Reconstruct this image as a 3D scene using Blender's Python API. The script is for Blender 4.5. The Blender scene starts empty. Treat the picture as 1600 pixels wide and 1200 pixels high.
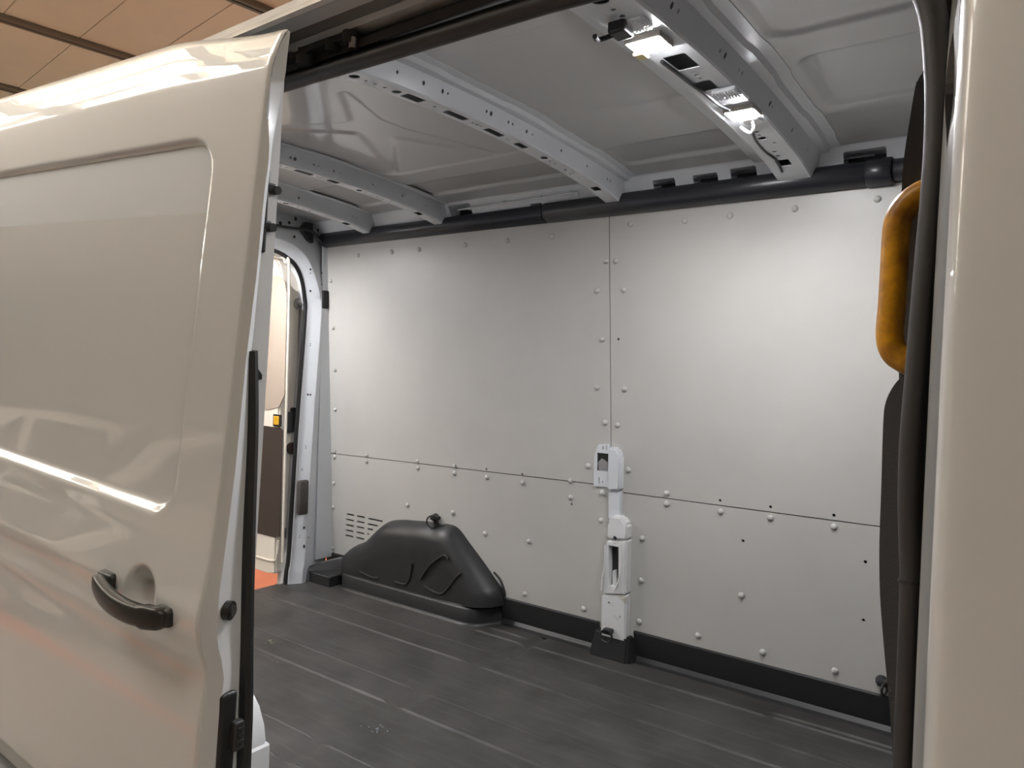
import bpy, bmesh, math, random
from mathutils import Vector, Matrix, noise
random.seed(4)
sc = bpy.context.scene
COL = sc.collection
PI = math.pi

# ------------------------------------------------------------------ camera, world, exposure
F = 1150.0
CAM = Vector((0, -1.60, 1.085))
RW = Matrix(((0.80535, -0.03561, 0.59174), (0.59202, -0.00209, -0.80592), (0.02994, 0.99936, 0.01941)))
cd = bpy.data.cameras.new('camera'); cd.sensor_width = 36; cd.lens = F / 1600 * 36; cd.clip_start = 0.02; cd.clip_end = 60
cam = bpy.data.objects.new('camera', cd); COL.objects.link(cam)
q = RW.to_quaternion(); q.normalize()
cam.matrix_world = Matrix.Translation(CAM) @ q.to_matrix().to_4x4()
sc.camera = cam
w = bpy.data.worlds.new('world'); sc.world = w; w.use_nodes = True
w.node_tree.nodes['Background'].inputs[0].default_value = (0.9, 0.88, 0.82, 1)
w.node_tree.nodes['Background'].inputs[1].default_value = 0.3
sc.view_settings.view_transform = 'Standard'; sc.view_settings.look = 'None'
sc.view_settings.gamma = 1; sc.view_settings.use_curve_mapping = False
sc.view_settings.exposure = 0.06
sc.cycles.use_denoising = True
TUBE = 10.5      # emission of the showroom tubes
LED = 880.0      # emission of the cargo lamps


# ------------------------------------------------------------------ helpers
def ray(px, py): return q.to_matrix() @ Vector((px - 800, 600 - py, -F))
def on(ax, v, px, py):
    d = ray(px, py); return CAM + d * ((v - CAM[ax]) / d[ax])
WA, WB = 0.915, 0.055                      # lining: y = WA - WB z (leans inwards at the top)
def yw(z): return WA - WB * z
def wallpt(px, py):
    n = Vector((0, 1, WB)); d = ray(px, py); return CAM + d * ((WA - CAM.dot(n)) / d.dot(n))

def mat(name, col, rough=.5, metal=0, coat=0, coatr=.03, spec=.5, bump=0, bscale=60, var=0, vscale=6, emit=None, es=0, bdist=.002, col2=None, sheen=0, trans=0, detail=4):
    m = bpy.data.materials.new(name); m.use_nodes = True
    nt = m.node_tree; b = nt.nodes['Principled BSDF']
    b.inputs['Base Color'].default_value = (*col, 1); b.inputs['Roughness'].default_value = rough
    b.inputs['Metallic'].default_value = metal; b.inputs['Coat Weight'].default_value = coat
    b.inputs['Coat Roughness'].default_value = coatr; b.inputs['Specular IOR Level'].default_value = spec
    b.inputs['Transmission Weight'].default_value = trans
    if emit: b.inputs['Emission Color'].default_value = (*emit, 1); b.inputs['Emission Strength'].default_value = es
    tc = nt.nodes.new('ShaderNodeTexCoord')
    if var or col2:
        n = nt.nodes.new('ShaderNodeTexNoise'); n.inputs['Scale'].default_value = vscale; n.inputs['Detail'].default_value = detail
        n.inputs['Roughness'].default_value = .6
        nt.links.new(tc.outputs['Object'], n.inputs['Vector'])
        r = nt.nodes.new('ShaderNodeValToRGB'); e = r.color_ramp.elements
        c2 = col2 if col2 else tuple(c * (1 - var) for c in col)
        e[0].position = .35; e[0].color = (*c2, 1); e[1].position = .62; e[1].color = (*col, 1)
        nt.links.new(n.outputs['Fac'], r.inputs[0]); nt.links.new(r.outputs[0], b.inputs['Base Color'])
    if bump:
        n = nt.nodes.new('ShaderNodeTexNoise'); n.inputs['Scale'].default_value = bscale; n.inputs['Detail'].default_value = 3
        nt.links.new(tc.outputs['Object'], n.inputs['Vector'])
        bp = nt.nodes.new('ShaderNodeBump'); bp.inputs['Strength'].default_value = bump; bp.inputs['Distance'].default_value = bdist
        nt.links.new(n.outputs['Fac'], bp.inputs['Height']); nt.links.new(bp.outputs[0], b.inputs['Normal'])
    return m

M = dict(
    rivet=mat('rivet_cap', (.52, .51, .48), .3, coat=.3),
    paint=mat('gloss_white_paint', (.60, .605, .60), .35, coat=1, coatr=.02),
    inner=mat('inner_white_paint', (.66, .68, .70), .42, coat=.2, coatr=.2),
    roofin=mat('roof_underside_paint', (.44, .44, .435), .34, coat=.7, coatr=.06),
    lining=mat('grey_lining_board', (.52, .505, .47), .42, var=.07, vscale=2.2, bump=.06, bscale=260),
    backing=mat('dark_cavity', (.02, .02, .02), .8),  # near-black that stands in for shade inside holes and gaps
    rubbermat=mat('black_floor_rubber', (.060, .057, .054), .46, bump=.45, bscale=420, var=.45, vscale=5, bdist=.0012),
    plastic=mat('black_plastic', (.018, .018, .018), .42, bump=.1, bscale=500),
    moulded=mat('moulded_black_plastic', (.022, .022, .022), .42, bump=.25, bscale=700, bdist=.0006),
    conduit=mat('charcoal_rail_plastic', (.022, .023, .028), .32, bump=.05, bscale=60),
    seal=mat('seal_rubber', (.034, .033, .033), .5, bump=.1, bscale=200),
    foam=mat('grey_pad_fabric', (.085, .085, .088), .85, bump=.5, bscale=350),
    yellow=mat('worn_yellow_plastic', (.80, .37, .012), .38, col2=(.34, .14, .014), vscale=26, bump=.08, bscale=60),
    steel=mat('steel', (.5, .5, .5), .35, metal=1),
    cream=mat('cream_door_paint', (.78, .72, .62), .35, coat=.4),
    tanboard=mat('tan_door_board', (.40, .33, .265), .5, bump=.05),
    brownboard=mat('dark_brown_board', (.045, .032, .026), .5),
    lit=mat('lit_lens', (1, 1, 1), .3, emit=(.98, .97, 1), es=LED),
    prism=mat('prismatic_lens', (.85, .88, .9), .12, bump=1, bscale=160, bdist=.004, spec=.8),
    tube=mat('tube_light', (1, .9, .7), .3, emit=(1, .97, .91), es=TUBE),
    housing=mat('lamp_housing', (.45, .42, .36), .5),
    ceil=mat('tan_ceiling_board', (.86, .71, .53), .42, var=.08, vscale=1.0),
    bar=mat('ceiling_bar_metal', (.22, .19, .15), .4, metal=.5),
    wallp=mat('showroom_wall_paint', (.66, .63, .57), .6),
    floorp=mat('grey_floor_paint', (.42, .42, .41), .35, var=.1, vscale=3),
    redp=mat('orange_red_floor', (.82, .24, .12), .4, var=.1, vscale=3),
    glass=mat('dark_car_glass', (.03, .035, .04), .06),
    tyre=mat('tyre_rubber', (.02, .02, .02), .7),
    wire=mat('white_wire', (.7, .7, .7), .5), tape=mat('yellow_tape', (.8, .72, .35), .5),
    latchy=mat('yellow_latch', (.6, .33, .02), .35),
    galv=mat('dull_metal', (.30, .28, .26), .4, metal=.8),
)

def link(name, me, m, parent=None, smooth=False, angle=None):
    o = bpy.data.objects.new(name, me); COL.objects.link(o)
    if m is not None: me.materials.clear(); me.materials.append(M[m] if isinstance(m, str) else m)
    if parent: o.parent = parent
    if smooth:
        for p in me.polygons: p.use_smooth = True
        if angle: me.set_sharp_from_angle(angle=math.radians(angle))
    return o
def obj(name, bm, m, parent=None, smooth=False, angle=35):
    bmesh.ops.recalc_face_normals(bm, faces=bm.faces)
    me = bpy.data.meshes.new(name); bm.to_mesh(me); bm.free()
    return link(name, me, m, parent, smooth, angle)
def tag(o, label=None, cat=None, group=None, kind=None):
    if label: o['label'] = label
    if cat: o['category'] = cat
    if group: o['group'] = group
    if kind: o['kind'] = kind
    return o
def empty(name, loc=(0, 0, 0)):
    o = bpy.data.objects.new(name, None); COL.objects.link(o); o.location = loc; o.empty_display_size = .1
    return o

def box(bm, lo, hi, bev=0, seg=2, mtx=None):
    r = bmesh.ops.create_cube(bm, size=1)
    vs = r['verts']
    lo = Vector(lo); hi = Vector(hi)
    for v in vs: v.co = Vector([lo[i] + (v.co[i] + .5) * (hi[i] - lo[i]) for i in range(3)])
    if bev:
        es = list({e for v in vs for e in v.link_edges})
        r2 = bmesh.ops.bevel(bm, geom=es, offset=bev, segments=seg, profile=.5, affect='EDGES', clamp_overlap=True)
        vs = list({v for f in r2['faces'] for v in f.verts} | {v for v in vs if v.is_valid})
    if mtx:
        for v in vs: v.co = mtx @ v.co
    return vs
def cyl(bm, p, axis, r, h, seg=16, r2=None):
    axis = Vector(axis).normalized()
    m = Matrix.Translation(Vector(p)) @ axis.to_track_quat('Z', 'Y').to_matrix().to_4x4()
    return bmesh.ops.create_cone(bm, cap_ends=True, segments=seg, radius1=r, radius2=r if r2 is None else r2, depth=h, matrix=m)['verts']
def prism(bm, pts, ax, a, b):
    """polygon pts in the plane across axis ax, extruded from a to b"""
    def P(p, t):
        if ax == 0: return (t, p[0], p[1])
        if ax == 1: return (p[0], t, p[1])
        return (p[0], p[1], t)
    A = [bm.verts.new(P(p, a)) for p in pts]; B = [bm.verts.new(P(p, b)) for p in pts]
    n = len(pts)
    for i in range(n): bm.faces.new((A[i], A[(i + 1) % n], B[(i + 1) % n], B[i]))
    bm.faces.new(A); bm.faces.new(B[::-1])
def catmull(pts, n=6, closed=False):
    pts = [Vector(p) for p in pts]; out = []
    N = len(pts); rng = N if closed else N - 1
    for i in range(rng):
        if closed: p0, p1, p2, p3 = pts[(i - 1) % N], pts[i], pts[(i + 1) % N], pts[(i + 2) % N]
        else: p0, p1, p2, p3 = pts[max(i - 1, 0)], pts[i], pts[i + 1], pts[min(i + 2, N - 1)]
        for k in range(n):
            t = k / n
            out.append(.5 * ((2 * p1) + (-p0 + p2) * t + (2 * p0 - 5 * p1 + 4 * p2 - p3) * t * t + (-p0 + 3 * p1 - 3 * p2 + p3) * t ** 3))
    if not closed: out.append(pts[-1])
    return out
def sweep(bm, path, prof, up=(0, 0, 1), closed=False, caps=True):
    """profile points (a,b): a along side vector, b along the 'up'-ish vector"""
    path = [Vector(p) for p in path]; N = len(path); rings = []
    up = Vector(up)
    for i, p in enumerate(path):
        a = path[(i - 1) % N] if (closed or i > 0) else p
        b = path[(i + 1) % N] if (closed or i < N - 1) else p
        t = (b - a).normalized(); s = t.cross(up)
        if s.length < 1e-4: s = t.cross(Vector((1, 0, 0)))
        s.normalize(); u = s.cross(t)
        rings.append([bm.verts.new(p + s * c[0] + u * c[1]) for c in prof])
    K = len(prof)
    for i in range(N if closed else N - 1):
        r0, r1 = rings[i], rings[(i + 1) % N]
        for k in range(K): bm.faces.new((r0[k], r0[(k + 1) % K], r1[(k + 1) % K], r1[k]))
    if caps and not closed: bm.faces.new(rings[0][::-1]); bm.faces.new(rings[-1])
def circ(r, n=10, sx=1): return [(r * sx * math.cos(2 * PI * k / n), r * math.sin(2 * PI * k / n)) for k in range(n)]
def tube(bm, path, r, n=10, up=(0, 0, 1), sx=1, closed=False): sweep(bm, path, circ(r, n, sx), up, closed)
def dome(bm, p, nrm, r, h, seg=10, rings=3):
    nrm = Vector(nrm).normalized(); m = nrm.to_track_quat('Z', 'Y').to_matrix()
    p = Vector(p); prev = None
    for j in range(rings + 1):
        a = j / rings * PI / 2 if j < rings else None
        if a is None: top = bm.verts.new(p + nrm * h); break
        cur = [bm.verts.new(p + m @ Vector((r * math.cos(a) * math.cos(2 * PI * k / seg), r * math.cos(a) * math.sin(2 * PI * k / seg), h * math.sin(a)))) for k in range(seg)]
        if prev:
            for k in range(seg): bm.faces.new((prev[k], prev[(k + 1) % seg], cur[(k + 1) % seg], cur[k]))
        else: bm.faces.new(cur[::-1])
        prev = cur
    for k in range(seg): bm.faces.new((prev[k], prev[(k + 1) % seg], top))
def cut(o, cb):
    """cut real openings with a joined cutter and bake the result"""
    bmesh.ops.recalc_face_normals(cb, faces=cb.faces)
    me = bpy.data.meshes.new('cutter'); cb.to_mesh(me); cb.free()
    c = bpy.data.objects.new('cutter', me); COL.objects.link(c)
    md = o.modifiers.new('b', 'BOOLEAN'); md.operation = 'DIFFERENCE'; md.solver = 'EXACT'; md.object = c
    bpy.context.view_layer.update()
    dg = bpy.context.evaluated_depsgraph_get()
    nm = bpy.data.meshes.new_from_object(o.evaluated_get(dg)); o.modifiers.clear()
    old = o.data; o.data = nm; bpy.data.meshes.remove(old)
    bpy.data.objects.remove(c); bpy.data.meshes.remove(me)
def grid(nu, nv, fn):
    """mesh data of a nu x nv grid of points fn(i,j)"""
    vs = [fn(i, j) for i in range(nu) for j in range(nv)]
    fs = [(i * nv + j, (i + 1) * nv + j, (i + 1) * nv + j + 1, i * nv + j + 1) for i in range(nu - 1) for j in range(nv - 1)]
    return vs, fs
def gridobj(name, nu, nv, fn, m, parent=None, flip=False):
    vs, fs = grid(nu, nv, fn)
    if flip: fs = [f[::-1] for f in fs]
    me = bpy.data.meshes.new(name); me.from_pydata(vs, [], fs); me.update()
    return link(name, me, m, parent, True)
def lerp_tab(tab, x):
    tab = sorted(tab)
    if x <= tab[0][0]: return tab[0][1]
    for (a, va), (b, vb) in zip(tab, tab[1:]):
        if x <= b:
            t = (x - a) / (b - a); return va + (vb - va) * t
    return tab[-1][1]
def sstep(a, b, x):
    t = min(1, max(0, (x - a) / (b - a))); return t * t * (3 - 2 * t)
def rrect(x, y, x0, x1, y0, y1, r):
    cx, cy = (x0 + x1) / 2, (y0 + y1) / 2
    dx = abs(x - cx) - (x1 - x0) / 2 + r; dy = abs(y - cy) - (y1 - y0) / 2 + r
    return math.hypot(max(dx, 0), max(dy, 0)) + min(max(dx, dy), 0) - r

GZ = -0.60   # showroom floor

# ------------------------------------------------------------------ showroom shell
bm = bmesh.new(); box(bm, (-24, -18, GZ - .1), (9, 8, GZ)); tag(obj('showroom_floor', bm, 'floorp'), 'grey showroom floor with orange red lanes beside the van', kind='structure')
sf = bpy.data.objects['showroom_floor']
for lo, hi in (((-6.5, .4, GZ), (-3.25, 4, GZ + .004)), ((-9, -3.1, GZ), (8, -2.65, GZ + .004))):
    bm = bmesh.new(); box(bm, lo, hi); obj('red_lane', bm, 'redp', sf)['label'] = 'orange red floor'
def roomwall(name, lo, hi, lab):
    bm = bmesh.new(); box(bm, lo, hi); tag(obj(name, bm, 'wallp'), lab, kind='structure')
CZ = 3.8
roomwall('wall_behind_camera', (-24, -18.1, GZ), (9, -18, CZ), 'beige showroom wall behind the camera')
roomwall('wall_beyond_van', (-24, 8, GZ), (9, 8.1, CZ), 'beige showroom wall beyond the van')
roomwall('wall_rear_end', (-24.1, -18, GZ), (-24, 8, CZ), 'beige showroom wall behind the rear doors')
roomwall('wall_front_end', (9, -18, GZ), (9.1, 8, CZ), 'beige showroom wall ahead of the van')
bm = bmesh.new(); box(bm, (-24, -18, CZ + .03), (9, 8, CZ + .13)); cl = tag(obj('ceiling', bm, 'ceil'), 'tan board showroom ceiling with metal bars', kind='structure')
# boards and bars of the ceiling, tilted slightly in plan as in the photograph
ang = math.radians(-6)
ce = Matrix.Translation((-5.04, 1.09, CZ)) @ Matrix.Rotation(ang, 4, 'Z')
tile = None
for i in range(-4, 3):
    for j in range(-3, 5):
        if tile is None:
            bm = bmesh.new(); box(bm, (0, 0, 0), (1.74, .544, .02), .003, 1); t = obj('ceiling_panel', bm, 'ceil', cl); tile = t
        else:
            t = tile.copy(); COL.objects.link(t); t.parent = cl
        t.matrix_world = ce @ Matrix.Translation((i * 1.80 + .03, j * .55, random.uniform(0, .003)))
for i in range(-4, 4):
    bm = bmesh.new()
    for dx in (-.045, .012): box(bm, (dx, -2.2, -.045), (dx + .033, 3.3, .02), .004, 1)
    box(bm, (-.05, -2.2, -.012), (.05, 3.3, .0))
    b = obj('ceiling_bar', bm, 'bar', cl); b.matrix_world = ce @ Matrix.Translation((i * 1.80, 0, 0))

# strip lights of the showroom
def ceiling_light(x, y, lab, z=3.25, proto=[]):
    if proto:
        s = proto[0]; t = s.copy(); COL.objects.link(t); t.location = (x, y, z)
        for ch in s.children:
            c = ch.copy(); COL.objects.link(c); c.parent = t
    else:
        t = empty('ceiling_light', (x, y, z)); proto.append(t)
        bm = bmesh.new(); box(bm, (-.95, -.05, .05), (.95, .05, .09), .01, 1)
        for a in (-.93, .93): box(bm, (a - .02, -.42, -.05), (a + .02, .42, .09), .01, 1)
        for k in range(5): box(bm, (-.95, -.42 + k * .205, -.01), (.95, -.40 + k * .205, .04))
        for a in (-.6, .6): cyl(bm, (a, 0, .32), (0, 0, 1), .006, .48, 6)
        obj('housing', bm, 'housing', t)
        for k in range(4):
            bm = bmesh.new(); cyl(bm, (0, -.31 + k * .205, 0), (1, 0, 0), .055, 1.84, 10)
            obj('light_tube', bm, 'tube', t, True)
    tag(t, lab, 'ceiling light', 'strip lights over the side of the van'); return t
rows = [(-2.15, 'beside the van')]
spots = ('at the far end of the row', 'second from the far end of the row', 'furthest beyond the rear of the van', 'well behind the rear doors', 'level with the rear doors', 'level with the sliding door', 'ahead of the door pillar', 'furthest ahead of the van')
for x, wh in zip((-13.0, -10.8, -8.6, -6.4, -4.2, -2.0, 2.4, 4.6), spots):
    for y, s_ in rows:
        ceiling_light(x, y, 'strip light ' + wh + ', hanging ' + s_)
for x, wh in ((-10.5, 'furthest behind the van'), (-8.0, 'well behind the rear doors'), (-5.5, 'just behind the rear doors'), (-3.0, 'level with the rear doors')): ceiling_light(x, 4.6, 'added unseen strip light beyond the far side of the van, ' + wh)  # extra row added out of sight to brighten the ceiling

# ------------------------------------------------------------------ parked cars mirrored in the paint
def car(x, y, rz, col, lab):
    t = empty('car', (x, y, GZ)); t.rotation_euler.z = rz
    m = mat('car_paint', col, .3, coat=1)
    body = [(-2.1, .35), (-2.15, .75), (-2.0, .98), (-1.55, 1.0), (-1.15, .98), (1.0, .93), (1.75, .80), (2.1, .62), (2.15, .35), (1.75, .28), (-1.8, .28)]
    bm = bmesh.new(); prism(bm, body, 1, -.88, .88)
    bmesh.ops.bevel(bm, geom=list(bm.edges), offset=.05, segments=2, affect='EDGES'); obj('body', bm, m, t, True, 50)
    cab = [(-1.85, .95), (-1.45, 1.42), (-.9, 1.50), (-.1, 1.48), (.35, 1.36), (1.1, .93)]
    bm = bmesh.new()
    A = [bm.verts.new((p[0], -.84 + (p[1] - .95) * .35, p[1])) for p in cab]; B = [bm.verts.new((p[0], .84 - (p[1] - .95) * .35, p[1])) for p in cab]
    for i in range(6): bm.faces.new((A[i], A[(i + 1) % 6], B[(i + 1) % 6], B[i]))
    bm.faces.new(A); bm.faces.new(B[::-1]); bmesh.ops.bevel(bm, geom=list(bm.edges), offset=.03, segments=2, affect='EDGES'); obj('cabin', bm, m, t, True, 50)
    for s in (-1, 1):
        for pts in ([(-1.45, 1.02), (-1.3, 1.34), (-.62, 1.41), (-.62, 1.0)], [(-.52, 1.0), (-.52, 1.41), (-.12, 1.39), (.25, 1.29), (.72, 1.0)]):
            bm = bmesh.new()
            v = [bm.verts.new((p[0], s * (.852 - (p[1] - .95) * .35), p[1])) for p in pts] + [bm.verts.new((p[0], s * (.83 - (p[1] - .95) * .35), p[1])) for p in pts]
            n = len(pts); bm.faces.new(v[:n]); bm.faces.new(v[n:][::-1])
            for i in range(n): bm.faces.new((v[i], v[(i + 1) % n], v[n + (i + 1) % n], v[n + i]))
            obj('side_window', bm, 'glass', t)
        for xx in (-1.3, 1.35):
            bm = bmesh.new(); cyl(bm, (xx, s * .80, .33), (0, 1, 0), .33, .2, 24); w_ = obj('wheel', bm, 'tyre', t, True)
            bm = bmesh.new(); cyl(bm, (xx, s * .905, .33), (0, 1, 0), .2, .02, 16); obj('wheel_rim', bm, 'steel', w_, True)
    for pts in ([(1.06, .99), (.36, 1.39)], [(-1.80, 1.05), (-1.44, 1.44)]):
        (x0, z0), (x1, z1) = pts; bm = bmesh.new()
        k = .70; o_ = .02 if x0 > 0 else -.02
        v = [bm.verts.new(c) for c in ((x0 + o_, -k, z0), (x0 + o_, k, z0), (x1 + o_, k * .85, z1), (x1 + o_, -k * .85, z1))]; bm.faces.new(v)
        bmesh.ops.solidify(bm, geom=list(bm.faces), thickness=.01); obj('windscreen', bm, 'glass', t)
    tag(t, lab, 'car', 'cars mirrored in the van door'); return t
car(-6.4, -4.6, math.radians(112), (.75, .74, .72), 'pale saloon car parked across from the sliding door, mirrored in its paint')
car(-9.6, -3.9, math.radians(108), (.75, .74, .72), 'pale saloon car parked further back along the row, mirrored in the door')

# ------------------------------------------------------------------ cargo floor (pressed ribs, one sheet)
X0, X1 = -3.02, .02
ribs = []
for yc in (.555, .14, -.283, -.70):
    ribs.append((-3.4, -1.695, yc - .067, yc + .067)); ribs.append((-1.625, .3, yc - .067, yc + .067))
def rib_h(x, y):
    h = 0
    for (a, b, c, d) in ribs:
        s = rrect(x, y, a, b, c, d, .02)
        if s < .03:
            h = max(h, .003 * (1 - sstep(-.004, .004, s))); h = max(h, .0065 * (1 - sstep(.0, .006, abs(s + .004))))
    for (a, b, c) in ((-1.60, -.70, .782), (-1.89, -1.665, .775), (-1.86, -1.68, .835), (-.69, .3, .822), (-.69, .3, .79), (-2.95, -2.80, .86)):
        if a - .02 < x < b + .02:
            dx = max(a - x, x - b, 0); s = math.hypot(dx, y - c)
            if s < .02: h = max(h, .0055 * (1 - sstep(.001, .008, s)))
    if .60 < y < .93:
        s = abs(x + 1.632 - 0.0); h -= .012 * (1 - sstep(.004, .012, s))
    return h
ny, nx = 520, 150
def ffn(i, j):
    x = X0 + (X1 - X0) * i / (nx - 1); y = -.93 + 1.89 * j / (ny - 1)
    return (x, y, rib_h(x, y) + .0012 * noise.noise(Vector((x * 3, y * 3, 1))))
fl = tag(gridobj('floor', nx, ny, ffn, 'rubbermat'), 'black ribbed rubber cargo floor of the van', kind='structure')
bm = bmesh.new(); box(bm, (X0 + .01, -.93, -.06), (X1, .96, -.014)); obj('floor_base', bm, 'backing', fl)
nt = M['rubbermat'].node_tree    # scuffed lighter wear
b = nt.nodes['Principled BSDF']; tc = [n for n in nt.nodes if n.type == 'TEX_COORD'][0]
mp = nt.nodes.new('ShaderNodeMapping'); mp.inputs['Scale'].default_value = (1.2, 9, 1); nt.links.new(tc.outputs['Object'], mp.inputs['Vector'])
n = nt.nodes.new('ShaderNodeTexNoise'); n.inputs['Scale'].default_value = 5; n.inputs['Detail'].default_value = 8; nt.links.new(mp.outputs[0], n.inputs['Vector'])
r = nt.nodes.new('ShaderNodeValToRGB'); r.color_ramp.elements[0].position = .5; r.color_ramp.elements[0].color = (0, 0, 0, 1); r.color_ramp.elements[1].position = .78; r.color_ramp.elements[1].color = (.5, .5, .5, 1)
nt.links.new(n.outputs['Fac'], r.inputs[0])
mx = nt.nodes.new('ShaderNodeMix'); mx.data_type = 'RGBA'; old = b.inputs['Base Color'].links[0].from_socket
nt.links.new(r.outputs[0], mx.inputs['Factor']); nt.links.new(old, mx.inputs[6]); mx.inputs[7].default_value = (.105, .10, .094, 1); nt.links.new(mx.outputs[2], b.inputs['Base Color'])
# drips of pale paint on the floor
for (px, py, c, nn) in ((420, 1002, (.45, .5, .2), 9), (438, 1031, (.45, .5, .2), 10), (450, 1013, (.4, .4, .38), 5), (586, 1137, (.3, .34, .45), 12)):
    bm = bmesh.new(); p0 = on(2, .004, px, py)
    for k in range(nn): dome(bm, (p0.x + random.gauss(0, .016), p0.y + random.gauss(0, .012), rib_h(p0.x, p0.y) - .0003), (0, 0, 1), random.uniform(.0012, .003), .0012, 6, 2)
    tag(obj('paint_speck', bm, mat('paint_speck', c, .5), fl), kind='stuff')

# ------------------------------------------------------------------ lined wall on the far side
XR, XF = -2.97, -.12
bm = bmesh.new()
v = [(XR - .03, yw(-.05) + .035, -.05), (XF + .2, yw(-.05) + .035, -.05), (XF + .2, yw(1.8) + .035, 1.8), (XR - .03, yw(1.8) + .035, 1.8)]
a = [bm.verts.new(c) for c in v]; c_ = [bm.verts.new((p[0], p[1] + .05, p[2])) for p in v]
for i in range(4): bm.faces.new((a[i], a[(i + 1) % 4], c_[(i + 1) % 4], c_[i]))
bm.faces.new(a); bm.faces.new(c_[::-1])
wf = tag(obj('wall_far', bm, 'backing'), 'far side of the van lined with grey boards', kind='structure')
WN = Vector((0, -1, -WB)).normalized()
xs_t, xs_b = wallpt(952, 345).x, wallpt(957, 985).x
def seamx(z): return xs_b + (xs_t - xs_b) * (z - .1) / 1.55
zl0, zl1 = wallpt(515, 708).z, wallpt(950, 759).z
zr0, zr1 = wallpt(975, 770).z, wallpt(1375, 823).z
g = .0018
ZB, ZT = .085, 1.70
xe = XF
zr2 = zr0 + (zr1 - zr0) * (xe - wallpt(975, 770).x) / (wallpt(1375, 823).x - wallpt(975, 770).x)
quads = dict(
    UL=[(XR + .012, zl0 + g), (seamx(zl1) - g, zl1 + g), (seamx(ZT) - g, ZT), (XR + .012, ZT - .03)],
    UR=[(seamx(zr0) + g, zr0 + g), (xe, zr2 + g), (xe, ZT), (seamx(ZT) + g, ZT)],
    LL=[(XR + .012, ZB), (seamx(ZB) - g, ZB), (seamx(zl1) - g, zl1 - g), (XR + .012, zl0 - g)],
    LR=[(seamx(ZB) + g, ZB), (xe, ZB), (xe, zr2 - g), (seamx(zr0) + g, zr0 - g)])
desc = dict(UL='upper grey board nearer the rear door', UR='upper grey board nearer the yellow handle', LL='lower grey board with vent slots behind the wheel cover', LR='lower grey board between white pillar and bulkhead')
riv = dict(
    UL=[(560, 399), (612, 394), (655, 390), (727, 383), (793, 376), (863, 369), (947, 408), (933, 454), (941, 530), (933, 605), (946, 660), (919, 728), (517, 439), (521, 512), (524, 578), (524, 640), (523, 705), (573, 711), (652, 721), (710, 728), (892, 751)],
    UR=[(986, 350), (1070, 345), (1141, 337), (1242, 326), (1371, 311), (962, 408), (975, 453), (976, 608), (965, 664), (982, 734), (1042, 771)],
    LL=[(523, 714), (573, 721), (653, 731), (710, 739), (761, 746), (817, 754), (892, 777), (941, 770), (939, 813), (522, 755), (521, 792), (520, 856), (637, 789), (708, 801), (758, 834), (827, 846), (820, 928), (912, 951)],
    LR=[(1042, 787), (1126, 799), (1204, 809), (1303, 823), (1004, 841), (1002, 907), (999, 971), (1158, 930), (1091, 993), (1192, 1019), (1305, 1048)])
holes = dict(UL=[(760, 733), (816, 741)], UR=[(966, 530), (1125, 782), (1204, 792), (1303, 805)], LL=[(893, 788), (953, 819)], LR=[(1161, 845), (1352, 878), (1349, 969)])
rivet_me = None
for k in ('UL', 'UR', 'LL', 'LR'):
    bm = bmesh.new(); pts = quads[k]
    A = [bm.verts.new((p[0], yw(p[1]), p[1])) for p in pts]; B = [bm.verts.new((p[0], yw(p[1]) + .008, p[1])) for p in pts]
    for i in range(4): bm.faces.new((A[i], A[(i + 1) % 4], B[(i + 1) % 4], B[i]))
    bm.faces.new(A); bm.faces.new(B[::-1])
    pn = obj('wall_panel', bm, 'lining', wf); pn['label'] = desc[k]
    cb = bmesh.new()
    for (px, py) in holes[k]:
        p = wallpt(px, py); cyl(cb, p, (0, 1, 0), .0052, .05, 10)
    if k == 'LL':
        z7 = lambda x, y: wallpt(500 + x / 6.667, 680 + y / 6.667)
        for (x0, x1, y) in ((278, 355, 820), (388, 467, 842), (502, 652, 868), (274, 352, 876), (385, 463, 898), (497, 602, 924), (272, 350, 932), (383, 461, 953), (497, 552, 975), (270, 347, 987), (381, 460, 1010), (494, 505, 1028), (266, 345, 1041), (378, 458, 1066)):
            sl = .2; a_ = z7(x0, y - sl * (x1 - x0) * .0); c1 = z7(x1, y + sl * (x1 - x0))
            zc = a_.z
            box(cb, (a_.x, yw(zc) - .02, zc - .0042), (max(c1.x, a_.x + .012), yw(zc) + .03, zc + .0042))
    cut(pn, cb)
    for (px, py) in riv[k]:
        p = wallpt(px, py)
        if rivet_me is None:
            bm = bmesh.new(); dome(bm, (0, 0, 0), WN, .0112, .0092, 14, 4); o = obj('rivet', bm, 'rivet', pn, True, 60); rivet_me = o.data
        else: o = link('rivet', rivet_me, None, pn)
        o.location = (p.x, yw(p.z) - .0002, p.z)

# white pillar showing between the lower boards
M['worn'] = mat('worn_white_paint', (.74, .74, .73), .4, col2=(.50, .46, .38), vscale=14, detail=8, coat=.3)
nr = [n for n in M['worn'].node_tree.nodes if n.type == 'VALTORGB'][0]; nr.color_ramp.elements[0].position = .30; nr.color_ramp.elements[1].position = .40
pil = empty('pillar', (0, 0, 0)); pil.parent = wf
def wallbox(bm, pix, d0, d1, bev=.006):
    """prism between the lining and d1 in front of it, outline given by points on the lining"""
    pts = [(p.x, p.z) for p in (wallpt(*c) for c in pix)]
    A = [bm.verts.new((p[0], yw(p[1]) - d0, p[1])) for p in pts]; B = [bm.verts.new((p[0], yw(p[1]) - d1, p[1])) for p in pts]
    n = len(pts)
    side = [bm.faces.new((A[i], A[(i + 1) % n], B[(i + 1) % n], B[i])) for i in range(n)]
    bm.faces.new(A); fr = bm.faces.new(B[::-1])
    if bev: bmesh.ops.bevel(bm, geom=list(set(fr.edges) | {e for f in side for e in f.edges}), offset=bev, segments=2, affect='EDGES', clamp_overlap=True)
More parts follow.
